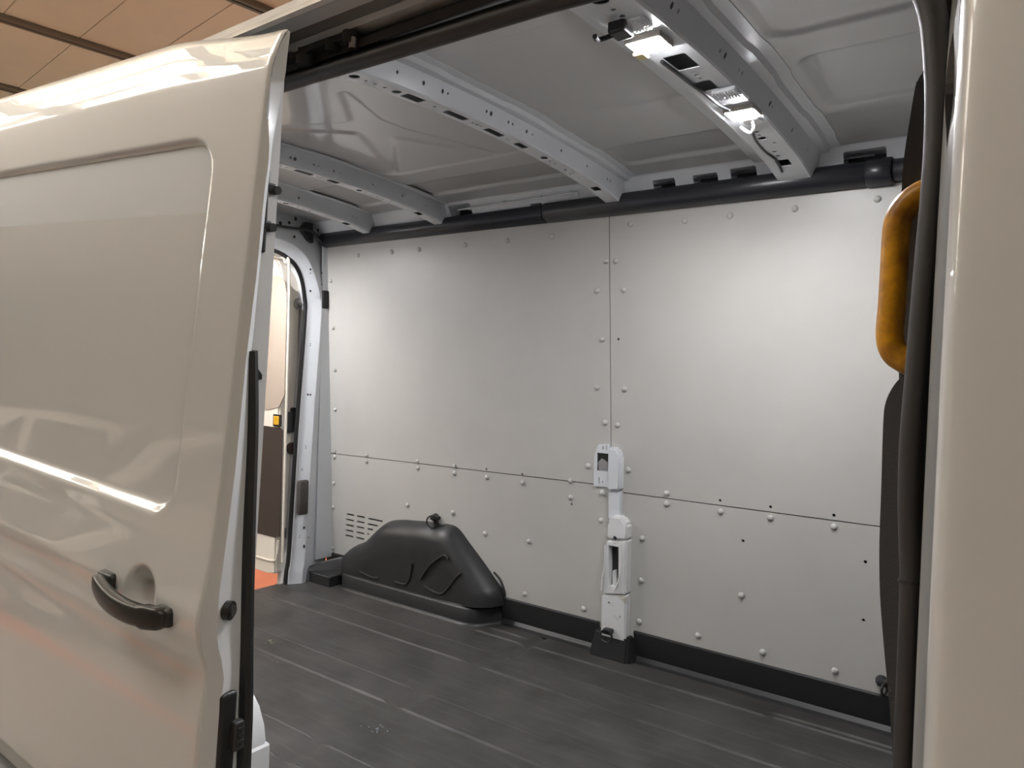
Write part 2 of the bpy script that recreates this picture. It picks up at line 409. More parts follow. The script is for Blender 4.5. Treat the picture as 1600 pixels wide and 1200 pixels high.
bm = bmesh.new(); wallbox(bm, [(928, 760), (929, 712), (936, 694), (954, 694), (956, 762)], -.01, .006, .002)
pp = obj('pillar_plate', bm, 'inner', pil)
cb = bmesh.new()
def cutbox(cb, p0, p1, d=.03):
    a, b_ = wallpt(*p0), wallpt(*p1); z0, z1 = sorted((a.z, b_.z)); x0, x1 = sorted((a.x, b_.x)); yy = yw((z0 + z1) / 2)
    box(cb, (x0, yy - .08, z0), (x1, yy + d, z1))
cutbox(cb, (934, 707), (952, 737)); cutbox(cb, (950, 696), (948, 703)); cutbox(cb, (936, 746), (938, 756)); cutbox(cb, (942, 697), (945, 702)); cutbox(cb, (942, 751), (944, 754))
cut(pp, cb)
bm = bmesh.new(); wallbox(bm, [(936, 737), (935, 722), (941, 716), (950, 722), (951, 737)], .0, .004, .001); obj('pillar_bracket', bm, 'steel', pil)
bm = bmesh.new(); wallbox(bm, [(932, 740), (932, 704), (954, 704), (954, 740)], -.001, .0015, 0); obj('pillar_shade_plate', bm, 'plastic', pil)  # black plate stands in for the shade inside the plate window
bm = bmesh.new(); wallbox(bm, [(954, 766), (955, 698), (969, 699), (975, 712), (974, 766)], -.01, .030, .008); obj('pillar_upper', bm, 'inner', pil, True)
bm = bmesh.new(); wallbox(bm, [(954, 810), (954, 766), (973, 767), (973, 812)], -.01, .020, .004); obj('pillar_stem', bm, 'inner', pil, True)
bm = bmesh.new(); wallbox(bm, [(956, 840), (957, 815), (963, 804), (978, 805), (987, 818), (987, 842)], -.01, .042, .008); obj('pillar_cap', bm, 'worn', pil, True)
bm = bmesh.new(); wallbox(bm, [(950, 925), (955, 842), (987, 842), (985, 926)], -.005, .040, .005); pc = obj('pillar_housing', bm, 'worn', pil)
cb = bmesh.new(); cutbox(cb, (959, 849), (974, 915), .004); cut(pc, cb)
bm = bmesh.new(); wallbox(bm, [(961, 916), (961, 890), (966, 888), (968, 914)], -.002, .022, .002); obj('pillar_bracket', bm, 'worn', pil)
bm = bmesh.new(); wallbox(bm, [(959, 914), (959, 850), (974, 850), (975, 914)], .0, .010, 0); obj('pillar_shade_plate', bm, 'plastic', pil)  # black plate paints the shade inside the housing
bm = bmesh.new()
for pth in ([(955, 848), (954, 880), (950, 900), (949, 918)], [(980, 848), (980, 880), (975, 905), (969, 918)]):
    tube(bm, catmull([wallpt(*c) + Vector((0, -.046, 0)) for c in pth], 4), .0035, 6, (0, 1, 0))
obj('pillar_flange', bm, 'worn', pil, True)
bm = bmesh.new(); wallbox(bm, [(945, 1002), (947, 926), (986, 927), (984, 1002)], -.005, .038, .006); pb = obj('pillar_foot', bm, 'worn', pil)
cb = bmesh.new()
for (px, py, r_) in ((959, 938, .004), (976, 960, .004), (965, 943, .002)): cyl(cb, wallpt(px, py), (0, 1, 0), r_, .2, 10)
cut(pb, cb)
bm = bmesh.new(); dome(bm, wallpt(969, 837) + Vector((0, -.040, 0)), (0, -1, 0), .008, .004, 10); obj('plug', bm, 'plastic', pil)
bm = bmesh.new(); dome(bm, wallpt(954, 818) + Vector((0, -.005, 0)), (0, -1, 0), .006, .004, 10); obj('plug', bm, 'plastic', pil)

# upturned black edge of the floor mat along the wall
kb = empty('baseboard_far'); tag(kb, 'black moulded edge of the floor mat along the lined wall', kind='structure')
ke = [(.912, .116), (.925, .116), (.94, -.01), (.915, -.01), (.918, .004), (.928, .012)]
prof = [(.985, -.02), (.985, .118), (.905, .118), (.899, .114), (.900, .105), (.922, .02), (.912, .006), (.895, .0), (.895, -.02)]
for (a, b_) in ((-1.235, XF + .1), (-1.86, -1.385), (-3.0, -2.77)):
    bm = bmesh.new(); prism(bm, prof, 0, a, b_); obj('mat_edge', bm, 'moulded', kb, True, 30)
bm = bmesh.new()
lo = [(-1.415, .985), (-1.415, .885), (-1.40, .862), (-1.245, .862), (-1.225, .885), (-1.225, .985)]
hi = [(-1.392, .985), (-1.392, .895), (-1.382, .874), (-1.245, .874), (-1.238, .89), (-1.238, .985)]
A = [bm.verts.new((*p, -.01)) for p in lo]; B = [bm.verts.new((*p, .095)) for p in hi]
for i in range(6): bm.faces.new((A[i], A[(i + 1) % 6], B[(i + 1) % 6], B[i]))
bm.faces.new(A); ft = bm.faces.new(B[::-1]); bmesh.ops.bevel(bm, geom=list(bm.edges), offset=.006, segments=2, affect='EDGES', clamp_overlap=True)
obj('pillar_boot', bm, 'moulded', kb, True, 50)
# corner of the mat turned round the rear pillar
bm = bmesh.new(); cpth = catmull([(-2.98, .70, .0), (-2.97, .73, .008), (-2.95, .78, .02), (-2.915, .84, .04), (-2.85, .915, .06)], 6)
sweep(bm, cpth, [(-.012, -.06), (.03, -.06), (.012, -.03), (.004, .045), (-.006, .055), (-.012, .05)]); obj('mat_edge', bm, 'moulded', kb, True, 40)

bm = bmesh.new(); box(bm, (-3.04, .76, -.06), (-2.80, .985, .05), .004, 1); obj('mat_edge', bm, 'moulded', kb)
# ------------------------------------------------------------------ wheel cover
wa = empty('wheel_arch_cover', (-2.3, .92, 0)); tag(wa, 'black moulded wheel arch cover standing on the floor against the grey boards', 'wheel cover')
def wloc(bm):
    for v in bm.verts: v.co -= Vector((-2.3, .92, 0))
    return bm
outl = [on(1, .90, *c) for c in ((541, 893), (543, 868), (556, 853), (577, 843), (598, 822), (612, 813), (632, 811), (665, 813), (700, 817), (718, 824), (735, 848), (757, 880), (772, 903), (784, 922), (788, 945))]
outl = [Vector((p.x, 0, p.z)) for p in outl]
outl = catmull(outl, 4); cx = -2.30
secs = [(.925, 1.0, 1.0), (.895, 1.0, 1.0), (.87, .985, .985), (.84, .955, .95), (.815, .90, .88), (.805, .82, .77), (.803, .70, .60), (.808, .62, .50), (.806, .40, .35), (.806, .1, .1)]
bm = bmesh.new(); rings = []
def slope_shift(y, z): return 0
for (y, sx, sz) in secs:
    ring = []
    for p in outl:
        zz = max(p.z, .05)
        x = cx + (p.x - cx) * (.985 if y < .9 else 1) * sx if sx < .95 else cx + (p.x - cx) * sx
        z = .05 + (zz - .05) * sz
        # vertical-ish ribs pressed in the front and top
        bump = 0
        for rc in (-2.36, -2.20): bump += .010 * math.exp(-((x - rc) / .012) ** 2) * (1 if y < .905 else 0)
        for (fx0, fx1) in ((-2.62, -2.42), (-2.38, -2.22), (-2.16, -2.02)):
            if .08 < z < .22: bump += 0
        yy = y + (bump if sz > .8 else bump * .3) + .05 * max(0, (z - .10)) * (1 if y < .9 else 0)
        ring.append(bm.verts.new((x, min(yy, .93), z - (bump * .6 if sz > .8 else 0))))
    rings.append(ring)
n = len(outl)
for r0, r1 in zip(rings, rings[1:]):
    for i in range(n - 1): bm.faces.new((r0[i], r0[i + 1], r1[i + 1], r1[i]))
    bm.faces.new((r0[n - 1], r0[0], r1[0], r1[n - 1]))
bm.faces.new(rings[-1]); bm.faces.new(rings[0][::-1])
obj('cover_shell', wloc(bm), 'moulded', wa, True, 70)
# pressed panels on the face: raised outlines
for pth in ([(657, 905), (672, 883), (693, 868), (700, 873)], [(663, 915), (678, 925), (693, 926), (712, 903), (720, 896)], [(562, 893), (580, 902), (592, 903)], [(617, 909), (633, 913), (640, 902), (643, 880)]):
    bm = bmesh.new(); tube(bm, catmull([on(1, .8045, *c) for c in pth], 5), .005, 8, (0, 1, 0)); obj('pressed_rib', wloc(bm), 'moulded', wa, True)
bm = bmesh.new(); tube(bm, catmull([on(1, .905, *c) for c in ((772, 894), (782, 906), (788, 925), (788, 938))], 5), .006, 6); obj('cover_flange', wloc(bm), 'moulded', wa, True); bm = bmesh.new(); tube(bm, catmull([on(1, .90, *c) for c in ((627, 811), (638, 809), (665, 813), (715, 822), (724, 832))], 5), .004, 6); obj('cover_flange', wloc(bm), 'moulded', wa, True)
# skirt round the foot
bm = bmesh.new()
path = [(-2.775, .94), (-2.765, .83), (-2.74, .80), (-2.40, .798), (-2.0, .797), (-1.955, .803), (-1.925, .83), (-1.885, .90), (-1.865, .94)]
path = [(-2.775, .94), (-2.772, .86), (-2.768, .83), (-2.758, .81), (-2.74, .80), (-2.70, .799)] + [(-2.70 + .07 * k, .799 - .0002 * k) for k in range(1, 10)] + [(-2.02, .797), (-1.98, .799), (-1.955, .806), (-1.935, .82), (-1.92, .84), (-1.90, .88), (-1.88, .91), (-1.865, .94)]
path = [Vector((p[0], p[1], 0)) for p in path]
outr, top, inn = [], [], []
for i, p in enumerate(path):
    t = (path[min(i + 1, len(path) - 1)] - path[max(i - 1, 0)]).normalized(); nn = Vector((t.y, -t.x, 0))
    if nn.y > 0 and abs(t.x) > .5: nn = -nn
    outr.append([bm.verts.new(p + nn * d + Vector((0, 0, z))) for (d, z) in ((.022, -.01), (.018, .004), (.006, .010), (.004, .062), (-.002, .070), (-.016, .071), (-.02, .06))])
for r0, r1 in zip(outr, outr[1:]):
    for k in range(6): bm.faces.new((r0[k], r0[k + 1], r1[k + 1], r1[k]))
obj('skirt', wloc(bm), 'moulded', wa, True, 60)

# ------------------------------------------------------------------ tie-down rings
def ring_thing(px, py, rad, tilt, lab, off=.012, sm=1.0):
    p = wallpt(px, py); p = on(1, yw(p.z) - off - .02, px, py); t = empty('tie_down_ring', (p.x, yw(p.z) - off, p.z))
    bm = bmesh.new(); dome(bm, (-.012 * sm, off, 0), (0, -1, 0), .021 * sm, .024, 14, 4); box(bm, (-.02, -.022, -.006), (.016, off, .012), .004)
    obj('ring_base', bm, 'plastic', t, True)
    bm = bmesh.new(); pts = []
    for k in range(20):
        a = 2 * PI * k / 20; v = Vector((rad * math.cos(a), 0, rad * math.sin(a))); pts.append(Matrix.Rotation(tilt, 3, 'Z') @ v + Vector((.004, -.030, -.35 * rad)))
    tube(bm, pts, .0038, 7, (0, 1, .3), closed=True); obj('ring', bm, 'plastic', t, True)
    tag(t, lab, 'tie down ring'); return t
ring_thing(677, 811, .026, .5, 'black lashing ring standing on top of the wheel arch cover')
ring_thing(948, 989, .024, .0, 'black lashing ring hanging at the foot of the white pillar', .045)
ring_thing(1381, 1071, .018, 1.3, 'black lashing point low on the grey board beside the bulkhead', .015, .9)
bm = bmesh.new(); p = wallpt(503, 856)
prism(bm, [(p.x - .05, p.z - .02), (p.x - .05, p.z + .03), (p.x - .02, p.z + .034), (p.x + .05, p.z + .018), (p.x + .05, p.z + .010), (p.x + .0, p.z + .004), (p.x - .01, p.z - .02)], 1, .84, .885)
tag(obj('lashing_hook', bm, 'plastic'), 'black plastic hook low on the rear corner pillar', 'hook')

# ------------------------------------------------------------------ black rail above the boards
rl = empty('trim_1'); tag(rl, 'black plastic conduit rail along the top of the grey boards', kind='structure')
def railpiece(name, x0, x1, s=1.0, dz=0):
    bm = bmesh.new(); c = [(.86, 1.738), (.80, 1.740), (.775, 1.732), (.766, 1.713), (.768, 1.69), (.778, 1.676), (.80, 1.668), (.86, 1.668)]
    pr = [(.82 + (a - .82) * s, 1.708 + (b_ - 1.708) * s + dz) for a, b_ in c]; prism(bm, pr, 0, x0, x1)
    bmesh.ops.bevel(bm, geom=[e for e in bm.edges if abs(e.verts[0].co.x - e.verts[1].co.x) < 1e-5], offset=.003, segments=1, affect='EDGES')
    return obj(name, bm, 'conduit', rl, True, 50)
railpiece('rail_section', -2.955, -1.625, .96, -.002); railpiece('rail_section', -1.62, -.45, 1.04)
railpiece('rail_connector', -.47, -.40, 1.12); railpiece('rail_section', -.40, -.1, .92)
bm = bmesh.new(); prism(bm, [(-.80, 1.757), (-.78, 1.755), (-.45, 1.757), (-.45, 1.750), (-1.61, 1.748), (-1.61, 1.752)], 1, .79, .80); obj('rail_lip', bm, 'conduit', rl)
bm = bmesh.new(); tube(bm, catmull([on(0, -2.93, *c) for c in ((408, 343), (425, 350), (445, 355), (468, 358), (486, 361), (497, 372), (506, 381), (522, 384))], 6), .0075, 8)
tag(obj('cable', bm, 'plastic'), 'black cable clipped across the rear header into the rail', 'cable')

# inner roof side (white, with dark windows) from the rail to the roof
bm = bmesh.new(); prism(bm, [(.86, 1.66), (.875, 1.66), (.83, 1.84), (.74, 1.84), (.742, 1.80), (.765, 1.782), (.79, 1.74), (.81, 1.70)], 0, -3.0, XF + .1)
cr = tag(obj('cant_rail', bm, 'inner', wf), 'white painted roof side with dark openings')
cb = bmesh.new()
def sideopening(cb, px0, px1, py0, py1):
    a, b_ = on(1, .82, px0, py1), on(1, .82, px1, py1); t1 = on(1, .81, (px0 + px1) / 2, py0)
    box(cb, (a.x, .70, 1.66), (b_.x, .95, t1.z), .004, 1)
for s in ((1027, 1061, 283, 300), (1089, 1127, 275, 295), (1147, 1187, 265, 288), (1322, 1388, 238, 262), (835, 853, 319, 330), (712, 745, 322, 335), (605, 628, 352, 360)): sideopening(cb, *s)
cut(cr, cb)
bm = bmesh.new(); box(bm, (-.62, .742, 1.792), (-.10, .756, 1.802), .002, 1); obj('cable_duct', bm, 'conduit', wf)
# clips along the roof side above the rail
for (px, py) in ((733, 325), (787, 316), (845, 308), (890, 302)):
    bm = bmesh.new(); p = on(1, .77, px, py); dome(bm, (p.x, .775, p.z), (0, -1, -.5), .009, .008, 10); obj('clip', bm, 'inner', cr, True)
bm = bmesh.new(); tube(bm, [on(1, .765, *c) for c in ((715, 328), (905, 300))], .004, 6); tube(bm, [on(1, .76, *c) for c in ((903, 300), (905, 310))], .003, 6); obj('wire_run', bm, 'inner', cr)

# ------------------------------------------------------------------ roof: pressed sheet and bows
def roofz(y): return 1.822 - .035 * (y / .75) ** 2 - .30 * max(0, -.52 - y)
def seg_d(p, a, b_):
    a = Vector(a); b_ = Vector(b_); ab = b_ - a; t = max(0, min(1, (p - a).dot(ab) / ab.dot(ab))); return (p - a - ab * t).length, t
STAR = [on(2, 1.817, *c).xy for c in ((582, 206), (538, 150), (770, 241), (616, 268), (415, 205))]
def roof_h(x, y):
    z = 0
    # pressed pads and steps between the bows
    def pad(x0, x1, y0, y1, r, d, w=.012):
        s = rrect(x, y, x0, x1, y0, y1, r); return d * (1 - sstep(-w, w, s)) if s < .05 else 0
    z += pad(-1.20, -.80, .50, .66, .03, .008)
    z += pad(-1.20, -.765, -.30, .22, .005, .005, .01)
    z += pad(-.50, .4, .16, .47, .04, .010)
    z += pad(-.52, .4, -.75, .03, .05, .007)
    z += pad(-2.15, -1.40, .52, .66, .02, .008)
    z += pad(-2.6, -2.30, .40, .66, .02, .007)
    # shallow dished panel and the star pressing over the middle rear bay
    if -2.2 < x < -1.33:
        s = rrect(x, y, -2.10, -1.40, -.70, .40, .10); z += .004 * (1 - sstep(-.006, .006, s))
        p = Vector((x, y)); c = STAR[0]; best = rrect(x, y, c.x - .085, c.x + .085, c.y - .085, c.y + .085, .02)
        for e_ in STAR[1:]:
            dd, t = seg_d(p, c, e_); ww = .048 * (1 - t) + .012
            best = min(best, dd - ww)
        z += .006 * (1 - sstep(-.006, .006, best))
    return z
XRF, XFF = -3.03, .3
rnx, rny = 300, 240
def rfn(i, j):
    x = XRF + (XFF - XRF) * i / (rnx - 1); y = -.70 + 1.47 * j / (rny - 1)
    return (x, y, roofz(y) + roof_h(x, y))
rf = tag(gridobj('roof', rnx, rny, rfn, 'roofin', None, True), 'grey painted underside of the van roof with pressed panels', kind='structure')
bm = bmesh.new(); box(bm, (XRF, -.50, 1.845), (XFF, .84, 1.865)); obj('roof_skin', bm, 'paint', rf)
def bow(x, wb, h, side, fl, m='inner', holes=(), sholes=(), widef=None):
    """hat-section roof bow at x; wb bottom width, h depth, side slope run, fl flange width"""
    pf = [(-wb / 2 - side - fl, h), (-wb / 2 - side, h), (-wb / 2, .004), (-wb / 2 + .004, 0), (wb / 2 - .004, 0), (wb / 2, .004), (wb / 2 + side, h)]
    if widef: pf += [(wb / 2 + side + widef * .35, h), (wb / 2 + side + widef * .5, h + .008), (wb / 2 + side + widef, h + .008)]
    else: pf += [(wb / 2 + side + fl, h)]
    N = 30; bm = bmesh.new(); R0 = []; R1 = []
    for k in range(N + 1):
        y = -.70 + 1.50 * k / N; wv = 1 + .10 * math.sin(k * 1.25) * 0
        z0 = 1.760 - .045 * (y / .75) ** 2 - .012 * sstep(.6, .82, y) - .30 * max(0, -.52 - y); zt = roofz(y) - .0015
        hh = zt - z0
        a = []; b_ = []
        for (dx, dz) in pf:
            zz = z0 + dz / h * (hh - .010 if widef else hh) if dz <= h else zt
            # the flanges step in and out along the bow
            fx = dx + (.006 * (1 if math.sin(y * 14) > .3 else 0) if dx > wb / 2 + side + .001 else 0)
            a.append(bm.verts.new((x + fx, y, zz))); b_.append(bm.verts.new((x + fx, y, zz + .0016)))
        R0.append(a); R1.append(b_)
    K = len(pf)
    for k in range(N):
        for i in range(K - 1):
            bm.faces.new((R0[k][i], R0[k][i + 1], R0[k + 1][i + 1], R0[k + 1][i])); bm.faces.new((R1[k][i], R1[k + 1][i], R1[k + 1][i + 1], R1[k][i + 1]))
        bm.faces.new((R0[k][0], R0[k + 1][0], R1[k + 1][0], R1[k][0])); bm.faces.new((R0[k][K - 1], R1[k][K - 1], R1[k + 1][K - 1], R0[k + 1][K - 1]))
    for k in (0, N):
        for i in range(K - 1): bm.faces.new((R0[k][i], R1[k][i], R1[k][i + 1], R0[k][i + 1]))
    o = obj('roof_bow', bm, m, rf)
    cb = bmesh.new()
    for (y, ly, lx, rd, dx) in holes:
        if rd: cyl(cb, (x + dx, y, 1.74), (0, 0, 1), rd, .045 * 2, 12)
        else: box(cb, (x + dx - lx / 2, y - ly / 2, 1.69), (x + dx + lx / 2, y + ly / 2, 1.782), .003, 1)
    for (y, rd) in sholes:
        zc = (1.760 - .045 * (y / .75) ** 2 + roofz(y)) / 2; cyl(cb, (x + wb / 2 + side / 2, y, zc - .002), (1, 0, .2), rd, .03, 8)
    cut(o, cb); return o
H2 = [(-.46, 0, 0, .013, 0), (-.424, 0, 0, .004, 0), (-.395, 0, 0, .004, 0), (-.365, 0, 0, .005, 0), (-.325, 0, 0, .012, 0), (-.268, .065, .030, 0, 0), (-.19, 0, 0, .004, 0), (-.105, .085, .024, 0, 0), (-.035, 0, 0, .004, 0), (-.015, 0, 0, .005, 0), (.0, 0, 0, .003, 0), (.061, .075, .024, 0, 0), (.12, 0, 0, .003, 0), (.135, 0, 0, .004, 0), (.193, .05, .024, 0, 0), (.319, 0, 0, .012, 0), (.352, 0, 0, .0035, 0), (.38, 0, 0, .004, 0), (.41, 0, 0, .004, 0), (.445, 0, 0, .006, 0), (.48, 0, 0, .003, .01), (.49, 0, 0, .003, -.01), (.53, 0, 0, .004, 0), (.645, .035, .030, 0, 0)]
S2 = [(-.49, .004), (-.36, .004), (-.27, .005), (-.20, .005), (-.18, .003), (-.02, .004), (0, .006), (.08, .004), (.1, .003), (.17, .005), (.2, .003), (.36, .004), (.52, .004), (.66, .004), (.68, .003)]
bow(-1.31, .060, .042, .012, .025, 'inner', H2, S2, widef=.055)['label'] = 'white perforated roof bow over the middle of the cargo bay'
H3 = [(y - .0, ly, lx, rd, dx) for (y, ly, lx, rd, dx) in H2 if y > -.4]
bow(-2.16, .050, .042, .012, .022, 'inner', H3, S2)['label'] = 'white perforated roof bow over the wheel arch cover'
bow(-2.61, .050, .042, .012, .022, 'inner', H3, S2)['label'] = 'white perforated roof bow nearest the rear door'
H1 = [(-.456, 0, 0, .016, 0), (-.41, 0, 0, .005, 0), (-.375, 0, 0, .006, 0), (-.335, 0, 0, .008, 0), (-.105, .085, .050, 0, .0), (-.04, 0, 0, .004, 0), (-.02, 0, 0, .006, 0), (.0, 0, 0, .004, 0), (.05, .06, .04, 0, -.005), (.365, 0, 0, .005, .0), (.395, 0, 0, .006, 0), (.42, 0, 0, .004, 0), (.446, 0, 0, .011, 0), (.49, 0, 0, .005, .02), (.51, 0, 0, .004, -.02), (.555, 0, 0, .006, 0), (.59, 0, 0, .005, 0), (.645, .045, .040, 0, 0)]
S1 = [(-.55, .004), (-.30, .006), (-.27, .004), (-.05, .004), (-.02, .006), (.07, .004), (.09, .004), (.30, .006), (.32, .003), (.5, .005), (.66, .004), (.68, .003)]
b1 = bow(-.670, .105, .046, .022, .055, 'inner', H1, S1, widef=.060); b1['label'] = 'wide grey roof bow carrying the two lit lamps'
bow(.22, .09, .046, .02, .03, 'inner')

# lamps on the wide bow
def lamp(px, py, upx, upy, lab):
    y0 = on(2, 1.748, px, py); zz = 1.760 - .045 * (y0.y / .75) ** 2
    y0 = on(2, zz, px, py); p2 = on(2, zz, upx, upy)
    t = empty('cargo_lamp', (y0.x, y0.y, zz)); d = Vector((p2.x - y0.x, p2.y - y0.y, 0))
    bm = bmesh.new(); box(bm, (-.039, -.033, -.0115), (.039, .033, .002), .003, 2); obj('housing', bm, 'housing', t)
    bm = bmesh.new(); box(bm, (-.034, -.028, -.0135), (.034, .028, -.0112), .0008, 2); obj('lit_lens', bm, 'lit', t, True, 50)['label'] = 'glowing white lens'
    bm = bmesh.new()
    box(bm, (d.x - .030, d.y - .024, -.011), (d.x + .030, d.y + .024, .002), .006, 2)
    for a in range(8):
        for b_ in range(6): dome(bm, (d.x - .0255 + a * .0073, d.y - .019 + b_ * .0076, -.0111), (0, 0, -1), .0034, .003, 6, 2)
    obj('prismatic_lens', bm, 'prism', t)['label'] = 'unlit clear ribbed lens'
    tag(t, lab, 'lamp', 'cargo lamps'); return t
l1 = lamp(1014, 63, 991, 34, 'lit white cargo lamp nearer the sliding door opening')
l2 = lamp(1160, 172, 1135, 142, 'lit white cargo lamp nearer the grey boards')
for y_, lb in ((.26, 'nearer the grey boards'), (-.30, 'nearer the sliding door')):
    t = l1.copy(); COL.objects.link(t); t.location = (-2.93, y_, 1.655)
    for ch in l1.children:
        if ch.name.startswith('prismatic'): continue
        c = ch.copy(); COL.objects.link(c); c.parent = t
    t['label'] = 'cargo lamp on the header over the rear doors, ' + lb
# wiring of the lamps
bm = bmesh.new(); p = on(2, 1.742, 970, 45); box(bm, (p.x - .018, p.y - .022, 1.728), (p.x + .018, p.y + .022, 1.755), .005)
tube(bm, catmull([(p.x - .01, p.y, 1.735), (p.x - .035, p.y - .02, 1.722), (p.x - .03, p.y - .045, 1.718)], 5), .005, 7); obj('connector', bm, 'plastic', b1)
bm = bmesh.new(); p = on(2, 1.745, 1177, 191); cyl(bm, (p.x, p.y, 1.748), (0, 0, 1), .024, .006, 16); obj('grommet', bm, 'steel', b1, True)
bm = bmesh.new(); tube(bm, catmull([on(2, z, *c) for z, c in ((1.744, (1176, 190)), (1.725, (1177, 200)), (1.72, (1173, 207)), (1.728, (1165, 204)), (1.738, (1157, 198)))], 6), .0035, 7); obj('lamp_wire', bm, 'wire', b1, True)
bm = bmesh.new(); p = on(2, 1.745, 1002, 82); box(bm, (p.x - .012, p.y - .015, 1.735), (p.x + .012, p.y + .015, 1.742), .002, 1); obj('tape', bm, 'tape', b1)
bm = bmesh.new(); pth = [on(2, z, *c) for z, c in ((1.755, (1034, 96)), (1.752, (1055, 112)), (1.756, (1078, 130)), (1.752, (1100, 145)), (1.752, (1122, 163)), (1.748, (1140, 172)))]
tube(bm, catmull(pth, 6), .0045, 7); tag(obj('lamp_cable', bm, 'plastic'), 'thin black cable along the roof bow between the two lit lamps', 'cable'); bm = bmesh.new(); pth = [on(2, z, *c) for z, c in ((1.745, (1176, 208)), (1.742, (1183, 222)), (1.735, (1197, 238)), (1.725, (1213, 250)), (1.715, (1222, 268)))]
tube(bm, catmull(pth, 6), .0035, 7); tag(obj('lamp_cable', bm, 'plastic'), 'thin black cable running down the roof bow to the rail', 'cable')

# ------------------------------------------------------------------ rear wall of the cargo bay
wr = empty('wall_rear'); tag(wr, 'white painted rear frame around the back door opening', kind='structure')
inner = [(.655, -.02), (.660, .06), (.674, .17), (.700, .75), (.733, 1.30), (.728, 1.42), (.70, 1.52), (.64, 1.585), (.53, 1.62), (.30, 1.635), (0, 1.64)]
inn = catmull([Vector((0, *p)) for p in inner], 4)
def off(p, dy, dz):
    k = sstep(1.35, 1.62, p.z); return Vector((0, p.y + dy * (1 - k * .6), p.z + dz * k))
bm = bmesh.new(); L = []
loops = [(-3.06, 0, 0), (-3.005, 0.004, .004), (-2.985, .010, .012), (-2.955, .062, .045), (-2.955, .072, .055), (-2.975, .135, .095), (-2.985, .22, .22)]
for (x, dy, dz) in loops:
    half = [bm.verts.new((x, off(p, dy, dz).y, off(p, dy, dz).z)) for p in inn]
    oth = [bm.verts.new((x, -off(p, dy, dz).y, off(p, dy, dz).z)) for p in inn[:-1]][::-1]
    L.append(half + oth)
for a, b_ in zip(L, L[1:]):
    for i in range(len(a) - 1): bm.faces.new((a[i], a[i + 1], b_[i + 1], b_[i]))
fr = obj('rear_frame', bm, 'inner', wr, True, 30)
md = fr.modifiers.new('s', 'SOLIDIFY'); md.thickness = .004
bm = bmesh.new(); box(bm, (-3.04, -.95, 1.66), (-2.99, .95, 1.87)); obj('rear_header', bm, 'inner', wr)
bm = bmesh.new(); sl = [Vector((-3.00, p.y, p.z)) for p in inn] + [Vector((-3.00, -p.y, p.z)) for p in inn[:-1]][::-1]
tube(bm, sl, .011, 8, (1, 0, 0)); obj('rear_seal', bm, 'plastic', wr, True)
bm = bmesh.new()
for (px, py, a, b_) in ((485, 421, .005, .006), (485, 427, .002, .003), (485, 455, .005, .007), (485, 540, .001, .010), (481, 617, .004, .007), (485, 617, .004, .006), (478, 700, .002, .012), (472, 735, .002, .010), (475, 825, .005, .008), (475, 855, .005, .012), (482, 840, .002, .004), (468, 840, .001, .010), (497, 360, .004, .008),
                         (505, 551, .007, .011), (503, 427, .003, .005), (503, 445, .003, .005), (508, 498, .003, .004), (504, 618, .003, .006), (504, 688, .003, .003), (500, 722, .003, .003), (507, 738, .003, .003), (499, 762, .003, .004), (505, 783, .007, .012), (496, 832, .005, .008), (460, 370, .007, .009), (438, 349, .01, .003), (462, 342, .01, .003), (452, 348, .008, .003)):
    p = on(0, -2.951 if px < 490 else -2.958, px, py)
    cyl(bm, p, (1, .35, 0), max(a, .002), .004, 8)
    if b_ > a * 1.3: cyl(bm, p + Vector((0, 0, (b_ - a))), (1, .35, 0), max(a, .002), .004, 8)
obj('frame_dark_discs', bm, 'backing', wr)['kind'] = 'stuff'  # solid dark discs painted as the shade of holes, nothing is cut
bm = bmesh.new(); p = on(0, -2.955, 507, 468); box(bm, (-2.965, p.y - .018, p.z - .045), (-2.945, p.y + .022, p.z + .045), .006); obj('frame_dark_block', bm, 'backing', wr)  # solid dark block in place of a shaded opening
bm = bmesh.new(); p = on(0, -2.95, 480, 362); prism(bm, [(p.y - .03, p.z + .02), (p.y - .01, p.z + .045), (p.y + .03, p.z + .045), (p.y + .035, p.z - .05), (p.y + .01, p.z - .04), (p.y - .03, p.z)], 0, -2.97, -2.945); obj('frame_dark_block', bm, 'backing', wr)  # solid dark shape in place of a shaded opening
bm = bmesh.new(); p = on(0, -2.945, 475, 777); box(bm, (-2.96, p.y - .034, p.z - .085), (-2.935, p.y + .022, p.z + .085), .008); obj('buffer_pad', bm, mat('brown_grey_rubber', (.075, .065, .06), .6), wr, True, 50)
# dark strip between frame and boards
bm = bmesh.new(); box(bm, (-2.965, .80, .1), (-2.953, .99, 1.80)); obj('rear_closer', bm, 'inner', wr)

# rear door leaf, swung open behind the opening
rd = empty('rear_door', (-3.03, .72, .05)); tag(rd, 'open rear door with tan upper board and dark brown lower board', 'door')
ro = Vector((-3.03, .72, .05))
def rl_(bm):
    for v in bm.verts: v.co -= ro
    return bm
YD = .62
def dp(px, py): p = on(1, YD, px, py); return (p.x, p.z)
bm = bmesh.new()
pts = [(-3.035, .05), (-3.035, 1.50), (-3.06, 1.57), (-3.12, 1.625), (-3.4, 1.665), (-3.78, 1.66), (-3.78, .05), (-3.10, .045)]
prism(bm, pts, 1, YD, .73); bmesh.ops.bevel(bm, geom=[e for e in bm.edges], offset=.008, segments=2, affect='EDGES', clamp_overlap=True)
leaf = obj('door_leaf', rl_(bm), 'cream', rd, True, 40)
def flat(pts, name, m, dy, th=.004, bev=.0, par=None):
    bm = bmesh.new(); prism(bm, pts, 1, YD - dy, YD - dy + th)
    if bev: bmesh.ops.bevel(bm, geom=list(bm.edges), offset=bev, segments=1, affect='EDGES', clamp_overlap=True)
    return obj(name, rl_(bm), m, par or rd)
x1, x2 = dp(448, 500)[0], -3.72
